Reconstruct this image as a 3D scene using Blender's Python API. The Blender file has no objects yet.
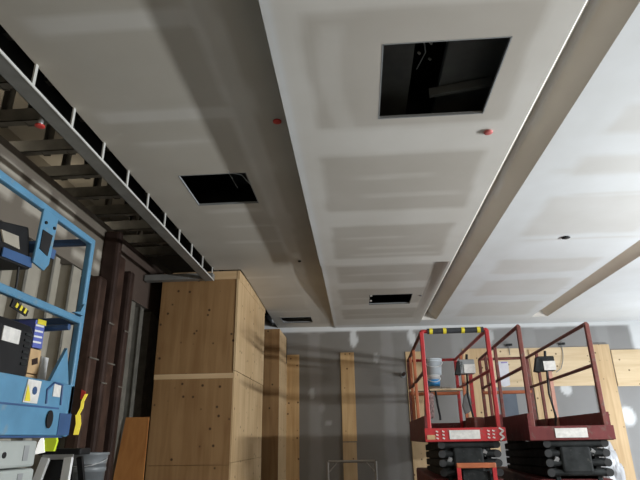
import bpy, bmesh, math, random
from mathutils import Vector, Matrix, noise

random.seed(7)
scene = bpy.context.scene
COL = scene.collection
EYE = 1.25          # camera height
CZ = 3.05           # ceiling height of the middle and outer bays


# ------------------------------------------------------------------ materials
def nodes(name):
    m = bpy.data.materials.new(name)
    m.use_nodes = True
    nt = m.node_tree
    return m, nt, nt.nodes['Principled BSDF']


def paint(name, c, rough=0.5, metal=0.0, var=0.12, scale=6.0, bump=0.0, dirt=None, dirt_amt=0.0):
    m, nt, b = nodes(name)
    N, L = nt.nodes, nt.links
    tc = N.new('ShaderNodeTexCoord')
    no = N.new('ShaderNodeTexNoise')
    no.inputs['Scale'].default_value = scale
    no.inputs['Detail'].default_value = 5
    L.new(tc.outputs['Object'], no.inputs['Vector'])
    rp = N.new('ShaderNodeValToRGB')
    rp.color_ramp.elements[0].position = 0.3
    rp.color_ramp.elements[1].position = 0.7
    lo = tuple(x * (1 - var) for x in c) + (1,)
    hi = tuple(min(1, x * (1 + var)) for x in c) + (1,)
    rp.color_ramp.elements[0].color = lo
    rp.color_ramp.elements[1].color = hi
    L.new(no.outputs['Fac'], rp.inputs['Fac'])
    out = rp.outputs['Color']
    if dirt:
        n2 = N.new('ShaderNodeTexNoise')
        n2.inputs['Scale'].default_value = scale * 2.3
        n2.inputs['Detail'].default_value = 8
        L.new(tc.outputs['Object'], n2.inputs['Vector'])
        r2 = N.new('ShaderNodeValToRGB')
        r2.color_ramp.elements[0].position = 0.62 - dirt_amt * 0.3
        r2.color_ramp.elements[1].position = 0.72
        L.new(n2.outputs['Fac'], r2.inputs['Fac'])
        mx = N.new('ShaderNodeMixRGB')
        L.new(r2.outputs['Color'], mx.inputs['Fac'])
        L.new(out, mx.inputs['Color1'])
        mx.inputs['Color2'].default_value = tuple(dirt) + (1,)
        out = mx.outputs['Color']
    L.new(out, b.inputs['Base Color'])
    b.inputs['Roughness'].default_value = rough
    b.inputs['Metallic'].default_value = metal
    if bump:
        bp = N.new('ShaderNodeBump')
        bp.inputs['Strength'].default_value = bump
        bp.inputs['Distance'].default_value = 0.01
        L.new(no.outputs['Fac'], bp.inputs['Height'])
        L.new(bp.outputs['Normal'], b.inputs['Normal'])
    return m


def wood(name, c_lo, c_hi, axis=2, knots=True):
    m, nt, b = nodes(name)
    N, L = nt.nodes, nt.links
    tc = N.new('ShaderNodeTexCoord')
    mp = N.new('ShaderNodeMapping')
    sc = [14.0, 14.0, 14.0]
    sc[axis] = 1.1
    mp.inputs['Scale'].default_value = sc
    L.new(tc.outputs['Object'], mp.inputs['Vector'])
    no = N.new('ShaderNodeTexNoise')
    no.inputs['Scale'].default_value = 1.0
    no.inputs['Detail'].default_value = 6
    no.inputs['Distortion'].default_value = 0.6
    L.new(mp.outputs['Vector'], no.inputs['Vector'])
    big = N.new('ShaderNodeTexNoise')
    big.inputs['Scale'].default_value = 1.6
    L.new(tc.outputs['Object'], big.inputs['Vector'])
    mul = N.new('ShaderNodeMath')
    mul.operation = 'MULTIPLY_ADD'
    L.new(big.outputs['Fac'], mul.inputs[0])
    mul.inputs[1].default_value = 0.6
    mul.inputs[2].default_value = -0.3
    ad = N.new('ShaderNodeMath')
    ad.operation = 'ADD'
    L.new(no.outputs['Fac'], ad.inputs[0])
    L.new(mul.outputs[0], ad.inputs[1])
    rp = N.new('ShaderNodeValToRGB')
    rp.color_ramp.elements[0].position = 0.3
    rp.color_ramp.elements[1].position = 0.68
    rp.color_ramp.elements[0].color = tuple(c_lo) + (1,)
    rp.color_ramp.elements[1].color = tuple(c_hi) + (1,)
    L.new(ad.outputs[0], rp.inputs['Fac'])
    out = rp.outputs['Color']
    if knots:
        vo = N.new('ShaderNodeTexVoronoi')
        vo.inputs['Scale'].default_value = 8.0
        L.new(tc.outputs['Object'], vo.inputs['Vector'])
        r2 = N.new('ShaderNodeValToRGB')
        r2.color_ramp.elements[0].position = 0.08
        r2.color_ramp.elements[1].position = 0.15
        r2.color_ramp.elements[0].color = (1, 1, 1, 1)
        r2.color_ramp.elements[1].color = (0, 0, 0, 1)
        L.new(vo.outputs['Distance'], r2.inputs['Fac'])
        mx = N.new('ShaderNodeMixRGB')
        L.new(r2.outputs['Color'], mx.inputs['Fac'])
        L.new(out, mx.inputs['Color1'])
        mx.inputs['Color2'].default_value = (c_lo[0] * 0.25, c_lo[1] * 0.2, c_lo[2] * 0.15, 1)
        out = mx.outputs['Color']
    L.new(out, b.inputs['Base Color'])
    b.inputs['Roughness'].default_value = 0.7
    return m


def attr_mat(name, rough=0.85):
    """plaster: mesh colour attribute (bare board and joint compound) broken up by noise"""
    m, nt, b = nodes(name)
    N, L = nt.nodes, nt.links
    a = N.new('ShaderNodeVertexColor')
    a.layer_name = 'board'
    tc = N.new('ShaderNodeTexCoord')
    no = N.new('ShaderNodeTexNoise')
    no.inputs['Scale'].default_value = 2.2
    no.inputs['Detail'].default_value = 8
    L.new(tc.outputs['Object'], no.inputs['Vector'])
    rp = N.new('ShaderNodeValToRGB')
    rp.color_ramp.elements[0].position = 0.25
    rp.color_ramp.elements[1].position = 0.75
    rp.color_ramp.elements[0].color = (0.90, 0.89, 0.87, 1)
    rp.color_ramp.elements[1].color = (1, 1, 1, 1)
    L.new(no.outputs['Fac'], rp.inputs['Fac'])
    mx = N.new('ShaderNodeMixRGB')
    mx.blend_type = 'MULTIPLY'
    mx.inputs['Fac'].default_value = 1
    L.new(a.outputs['Color'], mx.inputs['Color1'])
    L.new(rp.outputs['Color'], mx.inputs['Color2'])
    L.new(mx.outputs['Color'], b.inputs['Base Color'])
    b.inputs['Roughness'].default_value = rough
    return m


M = {}
M['board'] = attr_mat('drywall_and_mud')
M['ply'] = wood('plywood', (0.235, 0.122, 0.044), (0.33, 0.19, 0.078))  # column fronts, darkened in colour for facing away from the main light
M['ply_mid'] = wood('tan_plywood', (0.50, 0.30, 0.125), (0.64, 0.43, 0.21))
M['ply_pale'] = wood('pale_plywood', (0.50, 0.33, 0.165), (0.64, 0.46, 0.26))
M['ply_across'] = wood('pale_plywood_across', (0.62, 0.46, 0.27), (0.74, 0.58, 0.37), axis=0)
M['ply_orange'] = wood('orange_plywood', (0.33, 0.125, 0.028), (0.44, 0.19, 0.05), knots=False)
M['ply_edge'] = wood('plywood_edge', (0.55, 0.37, 0.19), (0.68, 0.48, 0.28), axis=0, knots=False)
M['steel'] = paint('galvanised_steel', (0.44, 0.44, 0.42), 0.5, 0.35, 0.15, 9)
M['steel_dim'] = paint('dull_galvanised_steel', (0.17, 0.16, 0.135), 0.55, 0.3, 0.25, 8)  # steel darkened so the framing reads as a backlit silhouette
M['steel_mid'] = paint('grey_steel_track', (0.25, 0.25, 0.235), 0.5, 0.35, 0.15, 9)
M['steel_white'] = paint('bright_steel', (0.62, 0.62, 0.59), 0.45, 0.2, 0.1, 9)  # paler copy of the steel for parts that catch the light
M['deck'] = paint('upper_deck_board', (0.40, 0.36, 0.29), 0.9, 0, 0.15, 2)
M['black_void'] = paint('dark_plenum', (0.022, 0.024, 0.026), 0.8, 0, 0.3, 5)  # near-black tone puts the plenum's darkness into the colour
M['duct'] = paint('dark_duct', (0.10, 0.105, 0.10), 0.6, 0.2, 0.3, 4)
M['beige'] = paint('beige_panel', (0.34, 0.31, 0.25), 0.75, 0, 0.12, 5)
M['brown_dark'] = paint('rust_brown', (0.042, 0.025, 0.020), 0.5, 0.2, 0.35, 5)
M['brown_mid'] = paint('faded_rust_brown', (0.062, 0.036, 0.027), 0.5, 0.2, 0.4, 6)
M['charcoal_wall'] = paint('dark_sheathing', (0.07, 0.068, 0.058), 0.9, 0, 0.2, 4)
M['red'] = paint('red_lift_paint', (0.46, 0.025, 0.030), 0.42, 0, 0.12, 8, dirt=(0.20, 0.10, 0.08), dirt_amt=0.1)
M['red_dark'] = paint('worn_dark_red_paint', (0.145, 0.035, 0.034), 0.55, 0, 0.2, 8, dirt=(0.14, 0.09, 0.075), dirt_amt=0.2)  # lift red darkened for the unlit boards and deck, plus dirt
M['red_brown'] = paint('worn_red_brown_rail', (0.17, 0.055, 0.045), 0.5, 0, 0.2, 10, dirt=(0.15, 0.11, 0.09), dirt_amt=0.25)  # lift red darkened for the unlit rails, plus dirt
M['orange_rail'] = paint('faded_orange_red', (0.42, 0.12, 0.045), 0.5, 0, 0.15, 8)
M['pink_pole'] = paint('faded_pink_pole', (0.55, 0.27, 0.20), 0.55, 0, 0.12, 8)
M['black'] = paint('black_plastic', (0.018, 0.018, 0.019), 0.45, 0, 0.2, 8)
M['charcoal'] = paint('greasy_charcoal_steel', (0.020, 0.022, 0.022), 0.7, 0.0, 0.6, 9, dirt=(0.05, 0.05, 0.045), dirt_amt=0.0)
M['rubber'] = paint('rubber', (0.03, 0.03, 0.03), 0.9, 0, 0.2, 8)
M['foam'] = paint('black_foam', (0.035, 0.037, 0.04), 0.9, 0, 0.2, 20)
M['yellow'] = paint('yellow', (0.72, 0.60, 0.04), 0.5, 0, 0.08, 8)
M['blue'] = paint('blue_lift_paint', (0.090, 0.235, 0.37), 0.4, 0, 0.14, 6, dirt=(0.16, 0.25, 0.31), dirt_amt=0.05)
M['blue_dark'] = paint('dark_blue_paint', (0.035, 0.085, 0.20), 0.45, 0, 0.14, 6)
M['grey_chassis'] = paint('grey_chassis_paint', (0.36, 0.385, 0.365), 0.5, 0, 0.1, 4)
M['grey_plastic'] = paint('grey_plastic', (0.19, 0.205, 0.215), 0.35, 0, 0.1, 6)
M['grey_mid'] = paint('mid_grey_plastic', (0.27, 0.28, 0.28), 0.5, 0, 0.12, 6)
M['white'] = paint('white_plastic', (0.74, 0.74, 0.73), 0.5, 0, 0.05, 8)
M['pale_grey'] = paint('pale_grey_plastic', (0.66, 0.72, 0.76), 0.5, 0, 0.07, 8)
M['label_white'] = paint('white_label', (0.66, 0.64, 0.60), 0.6, 0, 0.15, 25)
M['label_blue'] = paint('blue_label', (0.05, 0.30, 0.66), 0.5, 0, 0.1, 20)
M['cardboard'] = paint('cardboard', (0.50, 0.33, 0.17), 0.8, 0, 0.15, 14)
M['carton_stripe'] = paint('blue_carton', (0.10, 0.13, 0.42), 0.7, 0, 0.1, 14)
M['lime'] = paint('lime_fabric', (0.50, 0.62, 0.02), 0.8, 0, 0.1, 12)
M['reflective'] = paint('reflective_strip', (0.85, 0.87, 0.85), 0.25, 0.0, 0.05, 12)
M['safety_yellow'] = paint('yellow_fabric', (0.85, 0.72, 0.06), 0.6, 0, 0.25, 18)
M['safety_red'] = paint('red_plastic_cap', (0.60, 0.05, 0.04), 0.5, 0, 0.1, 12)
M['pink_cap'] = paint('pinkish_red_cap', (0.55, 0.14, 0.13), 0.5, 0, 0.15, 18)
M['orange_trim'] = paint('orange_fabric', (0.75, 0.25, 0.05), 0.8, 0, 0.1, 12)
M['alu'] = paint('aluminium', (0.50, 0.50, 0.50), 0.4, 0.5, 0.1, 12)
M['frame_grey'] = paint('grey_tube', (0.36, 0.34, 0.31), 0.5, 0.2, 0.1, 12)
M['paper'] = paint('white_paper', (0.72, 0.71, 0.76), 0.8, 0, 0.06, 12)
M['slate'] = paint('slate_blue_board', (0.115, 0.135, 0.165), 0.8, 0, 0.1, 5)
M['film'] = paint('white_plastic_film', (0.42, 0.42, 0.43), 0.35, 0, 0.1, 6, bump=0.4)
M['concrete'] = paint('concrete_floor', (0.13, 0.122, 0.11), 0.85, 0, 0.2, 1.5, bump=0.1)
M['tarp'] = paint('grey_cloth', (0.17, 0.165, 0.16), 0.9, 0, 0.2, 12)
M['mesh_bag'] = paint('patterned_bag', (0.20, 0.13, 0.12), 0.85, 0, 0.7, 40)


for nm, col, st in (('reflective', (1, 1, 0.95, 1), 0.75), ('safety_yellow', (1, 0.78, 0.10, 1), 0.45), ('lime', (0.75, 0.9, 0.05, 1), 0.2)):  # slight emission stands in for the glint of retroreflective cloth
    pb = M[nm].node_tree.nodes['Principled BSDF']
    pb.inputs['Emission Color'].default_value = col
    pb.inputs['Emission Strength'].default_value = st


for nm in ('charcoal', 'black', 'red_dark', 'red_brown', 'brown_dark', 'brown_mid'):
    M[nm].node_tree.nodes['Principled BSDF'].inputs['Specular IOR Level'].default_value = 0.2


# ------------------------------------------------------------------ mesh helpers
OFF = {}


class MB:
    def __init__(s):
        s.v, s.f, s.smooth = [], [], []

    def _add(s, vs, fs, sm=False):
        n = len(s.v)
        s.v += [Vector(p) for p in vs]
        s.f += [tuple(i + n for i in f) for f in fs]
        s.smooth += [sm] * len(fs)
        return s

    def hexa(s, p):
        return s._add(p, [(0, 3, 2, 1), (4, 5, 6, 7), (0, 1, 5, 4), (1, 2, 6, 5), (2, 3, 7, 6), (3, 0, 4, 7)])

    def box(s, x0, x1, y0, y1, z0, z1):
        return s.hexa([(x0, y0, z0), (x1, y0, z0), (x1, y1, z0), (x0, y1, z0), (x0, y0, z1), (x1, y0, z1), (x1, y1, z1), (x0, y1, z1)])

    def obox(s, c, size, rot=(0, 0, 0)):
        R = Matrix.Rotation(rot[2], 3, 'Z') @ Matrix.Rotation(rot[1], 3, 'Y') @ Matrix.Rotation(rot[0], 3, 'X')
        a, b, d = (k / 2 for k in size)
        ps = [(-a, -b, -d), (a, -b, -d), (a, b, -d), (-a, b, -d), (-a, -b, d), (a, -b, d), (a, b, d), (-a, b, d)]
        return s.hexa([R @ Vector(p) + Vector(c) for p in ps])

    def bar(s, p, q, w, h, up=(0, 0, 1)):
        p, q = Vector(p), Vector(q)
        d = (q - p).normalized()
        u = Vector(up)
        if abs(d.dot(u)) > 0.98:
            u = Vector((0, 1, 0))
        x = d.cross(u).normalized() * (w / 2)
        y = x.cross(d).normalized() * (h / 2)
        return s.hexa([p - x - y, p + x - y, p + x + y, p - x + y, q - x - y, q + x - y, q + x + y, q - x + y])

    def tube(s, p, q, r, n=10, r2=None):
        p, q = Vector(p), Vector(q)
        d = (q - p).normalized()
        u = Vector((0, 0, 1)) if abs(d.z) < 0.9 else Vector((0, 1, 0))
        x = d.cross(u).normalized()
        y = x.cross(d).normalized()
        r2 = r if r2 is None else r2
        vs = []
        for c, rr in ((p, r), (q, r2)):
            for i in range(n):
                a = 2 * math.pi * i / n
                vs.append(c + x * (rr * math.cos(a)) + y * (rr * math.sin(a)))
        fs = [(i, (i + 1) % n, n + (i + 1) % n, n + i) for i in range(n)]
        s._add(vs, fs, True)
        return s._add(vs, [tuple(range(n - 1, -1, -1)), tuple(range(n, 2 * n))])

    def path(s, pts, r, n=8):
        for a, b in zip(pts[:-1], pts[1:]):
            s.tube(a, b, r, n)
        return s

    def lathe(s, c, prof, n=24):
        vs, fs = [], []
        for r, z in prof:
            for i in range(n):
                a = 2 * math.pi * i / n
                vs.append((c[0] + r * math.cos(a), c[1] + r * math.sin(a), c[2] + z))
        for k in range(len(prof) - 1):
            for i in range(n):
                fs.append((k * n + i, k * n + (i + 1) % n, (k + 1) * n + (i + 1) % n, (k + 1) * n + i))
        return s._add(vs, fs, True)

    def prism(s, poly, d):
        """poly: planar 3-d points, d: extrusion vector"""
        n = len(poly)
        d = Vector(d)
        vs = [Vector(p) for p in poly] + [Vector(p) + d for p in poly]
        fs = [tuple(range(n - 1, -1, -1)), tuple(range(n, 2 * n))]
        fs += [(i, (i + 1) % n, n + (i + 1) % n, n + i) for i in range(n)]
        return s._add(vs, fs)

    def build(s, name, mat, parent=None, bevel=0.0):
        me = bpy.data.meshes.new(name)
        off = OFF.get(parent.name, Vector()) if parent else Vector()
        me.from_pydata([v - off for v in s.v], [], s.f)
        me.polygons.foreach_set('use_smooth', s.smooth)
        me.materials.append(M[mat] if isinstance(mat, str) else mat)
        bm = bmesh.new()
        bm.from_mesh(me)
        bmesh.ops.recalc_face_normals(bm, faces=bm.faces)
        bm.to_mesh(me)
        bm.free()
        me.update()
        o = bpy.data.objects.new(name, me)
        COL.objects.link(o)
        if parent:
            o.parent = parent
            OFF[o.name] = off
        if bevel:
            b = o.modifiers.new('edge', 'BEVEL')
            b.width = bevel
            b.segments = 2
            b.limit_method = 'ANGLE'
        return o


def tag(o, label=None, cat=None, group=None, kind=None):
    if label:
        o['label'] = label
    if cat:
        o['category'] = cat
    if group:
        o['group'] = group
    if kind:
        o['kind'] = kind
    return o


def thing(name, label, cat, loc=(0, 0, 0), group=None, local=False):
    o = bpy.data.objects.new(name, None)
    COL.objects.link(o)
    o.location = loc
    o.empty_display_size = 0.1
    OFF[o.name] = Vector() if local else Vector(loc)
    return tag(o, label, cat, group)


def copy_thing(o, loc, label, rotz=None):
    r = o.copy()
    COL.objects.link(r)
    r.location = loc
    if rotz is not None:
        r.rotation_euler.z = rotz
    r['label'] = label
    for ch in list(o.children):
        c = ch.copy()
        COL.objects.link(c)
        c.parent = r
        for g in list(ch.children):
            d = g.copy()
            COL.objects.link(d)
            d.parent = c
    return r


# ------------------------------------------------------------------ the setting
def sm(e0, e1, x):
    t = max(0.0, min(1.0, (x - e0) / (e1 - e0)))
    return t * t * (3 - 2 * t)


def band(x, a, b, s=0.04):
    return sm(a - s, a + s, x) * (1 - sm(b - s, b + s, x))


def wob(x, y, f=1.3, a=0.05):
    return a * noise.noise((x * f, y * f, 3.1)) + a * 0.5 * noise.noise((x * f * 4, y * f * 4, 9.7))


PAPER = Vector((0.52, 0.485, 0.43))  # PAPER and MUD tinted warm in place of warm light on these bays
MUD = Vector((0.68, 0.655, 0.605))
WHITE = Vector((0.75, 0.765, 0.77))


def lerp(a, b, t):
    return a + (b - a) * t


def far_lift(y):            # the strip of ceiling past the cross joint sits a little higher
    return 0.0 if y < 5.6 else 0.045 * max(0, 1 - (y - 5.6) / 3.6)


def col_left(x, y):
    w = wob(x, y)
    c = Vector((0.52, 0.485, 0.42))  # base tone warmed for the light on this bay
    m = 0.45 * sm(5.4, 6.6, y)  # mud tone also lifts the far end where light falls
    m = max(m, band(x + w, -0.735, -0.585, 0.02) * 0.75)
    for a, b, xr in ((1.90, 2.03, -0.72), (2.70, 2.83, -0.60), (6.28, 6.40, -0.9), (7.15, 7.26, -0.7), (7.95, 8.05, -0.7)):
        m = max(m, band(y + w * 0.7, a, b, 0.025) * band(x + w, -1.56, xr, 0.06) * 0.8)
    for a, b, x0, x1 in ((3.06, 3.12, -1.45, -0.95), (4.25, 4.33, -1.3, -0.8), (4.62, 4.68, -1.2, -0.75), (5.05, 5.12, -1.3, -0.7), (6.75, 6.80, -1.3, -0.75)):
        m = max(m, band(y + w * 0.5, a, b, 0.02) * band(x, x0, x1, 0.07) * 0.55)
    m = max(m, band(x, -0.43, -0.36, 0.02) * 0.15)
    m = max(m, band(y, 8.85, 9.3, 0.05) * 0.9)
    return lerp(c, MUD, m)


def col_mid(x, y):
    w = wob(x, y)
    m = 1.0
    for a, b in ((0.3, 1.6), (1.87, 2.82), (3.18, 4.12), (4.46, 5.38), (5.80, 6.45), (6.75, 7.55), (7.85, 8.50)):
        m = min(m, 1 - band(y + w * 0.5, a, b, 0.035) * band(x + w * 0.8, -0.20, 0.93, 0.035))
    for y0, x0, x1 in ((3.48, 0.05, 0.6), (3.80, 0.1, 0.85), (4.75, -0.1, 0.5), (5.05, 0.1, 0.8), (5.25, 0.0, 0.9), (6.1, -0.1, 0.7), (7.2, -0.1, 0.6), (8.2, -0.1, 0.8)):
        m = max(m, band(y + w * 0.4, y0, y0 + 0.06, 0.025) * band(x, x0, x1, 0.1) * 0.55)
    m = max(m, band(x + 0.06 * math.sin((y - 1.8) * 3.3), -0.09, 0.03, 0.03) * band(y, 1.95, 2.85, 0.05) * 0.5)
    c = lerp(PAPER * 1.0, MUD, m)
    if y > 5.6:
        c = c * 0.93  # shade past the cross joint put into the board colour
    return lerp(c, WHITE, max(band(x, -0.5, -0.315, 0.012), band(y, 8.95, 9.4, 0.05)) * 0.75)


def col_right(x, y):
    w = wob(x, y)
    m = 1.0
    for a, b in ((2.72, 3.05), (3.35, 3.62), (4.0, 4.9), (5.62, 6.15), (6.45, 7.2), (7.6, 8.5)):
        m = min(m, 1 - 0.45 * band(y + w, a, b, 0.05) * band(x + w, 1.62, 2.7, 0.05))
    for y0, x0 in ((3.52, 1.5), (3.95, 1.75), (5.0, 1.7), (6.9, 1.5)):
        m = min(m, 1 - 0.35 * band(y + w * 0.6, y0, y0 + 0.05, 0.02) * band(x, x0, 2.8, 0.1))
    c = lerp(PAPER * 1.08, WHITE, m)
    return lerp(c, WHITE * 1.03, band(x + w, 1.2, 1.42, 0.03) * 0.8)


def grid(bm, layer, xs, ys, zf, cf, holes=()):
    vs = [[bm.verts.new((x, y, zf(x, y))) for y in ys] for x in xs]
    for i in range(len(xs) - 1):
        for j in range(len(ys) - 1):
            cx, cy = (xs[i] + xs[i + 1]) / 2, (ys[j] + ys[j + 1]) / 2
            if any(a < cx < b and c < cy < d for a, b, c, d in holes):
                continue
            f = bm.faces.new((vs[i][j], vs[i][j + 1], vs[i + 1][j + 1], vs[i + 1][j]))
            for l in f.loops:
                c = cf(l.vert.co.x, l.vert.co.y)
                l[layer] = (c[0], c[1], c[2], 1)


def steps(a, b, d, extra=()):
    n = max(1, round((b - a) / d))
    out = [a + (b - a) * i / n for i in range(n + 1)]
    out = [v for v in out if all(abs(v - e) > d * 0.3 or v in (a, b) for e in extra)]
    return sorted(set(out + [e for e in extra if a < e < b]))


def back_y(x):              # the back wall stands a hair out of square
    return 9.12 + (x + 1.24) * 0.031


BIGH = (0.185, 0.805, 2.10, 2.745)
LEFTH = (-1.33, -0.80, 3.57, 4.13)
MIDH = (0.20, 0.79, 7.06, 7.60)
CORNH = (-1.22, -0.72, 8.36, 8.76)


def left_z(x, y):
    return 3.172 - 0.10 * sm(6.0, 9.2, y)


bm = bmesh.new()
lay = bm.loops.layers.float_color.new('board')
XL = -1.68
ys_all = steps(-0.6, 9.5, 0.04, (5.6, 2.10, 2.745, 3.57, 4.13, 7.06, 7.60, 8.36, 8.76, 6.0))
# higher bay along the framed bulkhead, its step down, then the middle bay
grid(bm, lay, steps(XL, -0.37, 0.04, (-1.33, -0.80, -1.22, -0.72, -1.36)), ys_all, left_z, col_left,
     (LEFTH, CORNH, (-9, -1.36, 6.0, 99)))
step_y = steps(-0.6, 9.5, 0.1)
vv = [(bm.verts.new((-0.37, y, left_z(0, y))), bm.verts.new((-0.37, y, CZ + far_lift(y)))) for y in step_y]
for a, b in zip(vv[:-1], vv[1:]):
    f = bm.faces.new((a[0], b[0], b[1], a[1]))
    for l in f.loops:
        l[lay] = (0.5, 0.48, 0.44, 1)
ya = [y for y in ys_all if y <= 5.6 + 1e-6]
yb = [y for y in ys_all if y >= 5.6 - 1e-6]
mx = steps(-0.37, 1.075, 0.03, (0.185, 0.805, 0.20, 0.79))
grid(bm, lay, mx, ya, lambda x, y: CZ, col_mid, (BIGH,))
grid(bm, lay, mx, yb, lambda x, y: CZ + 0.045 * max(0, 1 - (y - 5.6) / 3.6) * (1 - sm(0.90, 1.07, x)), col_mid, (MIDH,))


# the two V grooves
def groove(x0, xa, x1, ye):
    ys = steps(-0.6, ye, 0.08)
    dz = 0.148

    def gz(x):
        return CZ + (dz * (x - x0) / (xa - x0) if x <= xa else dz * (x1 - x) / (x1 - xa))

    def gc(x, y):
        t = 0.5 + 0.5 * noise.noise((x * 3, y * 1.5, 1))
        c = lerp(Vector((0.73, 0.675, 0.60)), Vector((0.80, 0.75, 0.67)), t)
        c = lerp(c, WHITE * 1.12, band(x + wob(x, y, 2, 0.02), xa - 0.004, xa + 0.030, 0.010) * 0.9)
        return lerp(c, WHITE, (1 - sm(x0, x0 + 0.03 + wob(x, y, 3, 0.02), x)) * 0.5)
    xs = steps(x0, xa, 0.02) + steps(xa, x1, 0.02)[1:]
    grid(bm, lay, xs, ys, lambda x, y: gz(x), gc)
    f = bm.faces.new([bm.verts.new(p) for p in ((x0, ye, CZ), (xa, ye, CZ + dz), (x1, ye, CZ))])
    for l in f.loops:
        l[lay] = (0.72, 0.70, 0.66, 1)
    grid(bm, lay, steps(x0, x1, 0.04), steps(ye, 9.5, 0.08), lambda x, y: CZ, lambda x, y: WHITE * 0.97)


groove(1.075, 1.18, 1.317, 8.69)
groove(2.845, 2.97, 3.10, 8.69)
rx = steps(1.317, 2.845, 0.05)
grid(bm, lay, rx, ya, lambda x, y: CZ, col_right)
grid(bm, lay, rx, yb, lambda x, y: CZ, col_right)
grid(bm, lay, steps(3.10, 6.6, 0.08), steps(-0.6, 9.5, 0.08), lambda x, y: CZ, col_right)
# the near side of the ceiling, above and behind the camera
grid(bm, lay, steps(XL, 6.6, 0.3), steps(-4.0, -0.6, 0.3), lambda x, y: CZ + 0.12 if x < -0.4 else CZ, lambda x, y: MUD)
me = bpy.data.meshes.new('ceiling')
bm.to_mesh(me)
bm.free()
me.materials.append(M['board'])
ceiling = bpy.data.objects.new('ceiling', me)
COL.objects.link(ceiling)
tag(ceiling, 'bare gypsum board ceiling with white joint compound bands and two long V grooves', kind='structure')

# structural deck over everything
tag(MB().box(-3.6, 6.7, -4.0, 10.0, 3.86, 3.95).build('ceiling_deck', 'deck'), 'dark structural deck above the open ceiling framing', kind='structure')
tag(MB().box(-3.6, 6.7, -4.0, 10.0, -0.1, 0.0).build('floor', 'concrete'), 'grey concrete floor', kind='structure')


# back wall with filler patches
def col_back(x, z):
    c = lerp(Vector((0.205, 0.190, 0.170)), Vector((0.275, 0.27, 0.265)), sm(-0.5, 2.6, x))  # fall-off of light across the wall put into the board colour
    w = wob(x, z, 2.0, 0.04)
    c = c * (1 + 0.05 * noise.noise((x * 1.2, z * 0.5, 5)))
    seam = 0.0
    for sx in (-0.72, 0.50, 1.72, 2.94, 4.16):
        seam = max(seam, band(x + w, sx - 0.10, sx + 0.10, 0.03) * 0.10)
    m = seam
    for px, pz, rx_, rz_, a in ((-0.055, 2.86, 0.075, 0.16, 0.8), (0.95, 2.86, 0.07, 0.16, 0.8), (-0.78, 1.95, 0.06, 0.09, 0.42),
                                (0.32, 2.52, 0.05, 0.09, 0.30), (-0.5, 1.49, 0.05, 0.05, 0.22), (3.40, 1.94, 0.10, 0.10, 0.85),
                                (4.30, 1.50, 0.13, 0.16, 0.85), (-0.62, 1.72, 0.05, 0.08, 0.15), (2.3, 2.86, 0.06, 0.12, 0.5)):
        d = math.hypot((x - px + w) / rx_, (z - pz + w) / rz_)
        m = max(m, (1 - sm(0.75, 1.15, d)) * a)
    m = max(m, sm(2.965, 3.0, z + w * 0.35) * 0.95)
    m = max(m, sm(4.60, 4.68, x + w * 0.5) * 0.95)
    return lerp(c, WHITE, m)


bm = bmesh.new()
lay = bm.loops.layers.float_color.new('board')
xs, zs = steps(-3.0, 6.6, 0.035), steps(0, 3.25, 0.035)
V = [[bm.verts.new((x, back_y(x), z)) for z in zs] for x in xs]
for i in range(len(xs) - 1):
    for j in range(len(zs) - 1):
        f = bm.faces.new((V[i][j], V[i + 1][j], V[i + 1][j + 1], V[i][j + 1]))
        for l in f.loops:
            c = col_back(l.vert.co.x, l.vert.co.z)
            l[lay] = (c[0], c[1], c[2], 1)
me = bpy.data.meshes.new('wall_back')
bm.to_mesh(me)
bm.free()
me.materials.append(M['board'])
o = bpy.data.objects.new('wall_back', me)
COL.objects.link(o)
tag(o, 'grey gypsum board back wall with white filler patches', kind='structure')
tag(MB().box(-3.6, 6.7, 9.55, 9.65, 0, 3.9).build('wall_back_outer', 'deck'), kind='structure')

# left wall: bare board above, open beige studs below
XW = -2.5


PATCH = []
for k in range(-2, 7):
    PATCH.append((3.17 + 0.385 * k, 3.44 + 0.385 * k, 3.11 if k < 3 else 2.95, 3.20 if k < 3 else 3.03))
    PATCH.append((3.14 + 0.385 * k, 3.38 + 0.385 * k, 2.93 if k < 3 else 2.81, 3.03 if k < 3 else 2.89))


def col_lw(y, z):
    c = Vector((0.17, 0.145, 0.115))
    w = wob(y, z, 2.5, 0.03)
    m = 0
    for y0, y1, z0, z1 in PATCH:
        m = max(m, band(y + w, y0, y1, 0.03) * band(z + w * 0.6, z0, z1, 0.02) * 0.8)
    c = lerp(c, Vector((0.50, 0.46, 0.39)), m)
    dark = sm(4.9, 5.5, y + w * 2)  # brown stain that also paints in the darkness of the far stretch
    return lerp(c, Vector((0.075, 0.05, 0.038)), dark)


bm = bmesh.new()
lay = bm.loops.layers.float_color.new('board')
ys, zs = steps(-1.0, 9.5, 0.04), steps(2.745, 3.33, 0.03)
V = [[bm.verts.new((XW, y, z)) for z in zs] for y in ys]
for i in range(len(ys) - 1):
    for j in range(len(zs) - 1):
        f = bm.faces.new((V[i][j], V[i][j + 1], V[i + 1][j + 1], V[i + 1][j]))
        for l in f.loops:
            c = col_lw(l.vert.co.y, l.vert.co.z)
            l[lay] = (c[0], c[1], c[2], 1)
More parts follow.
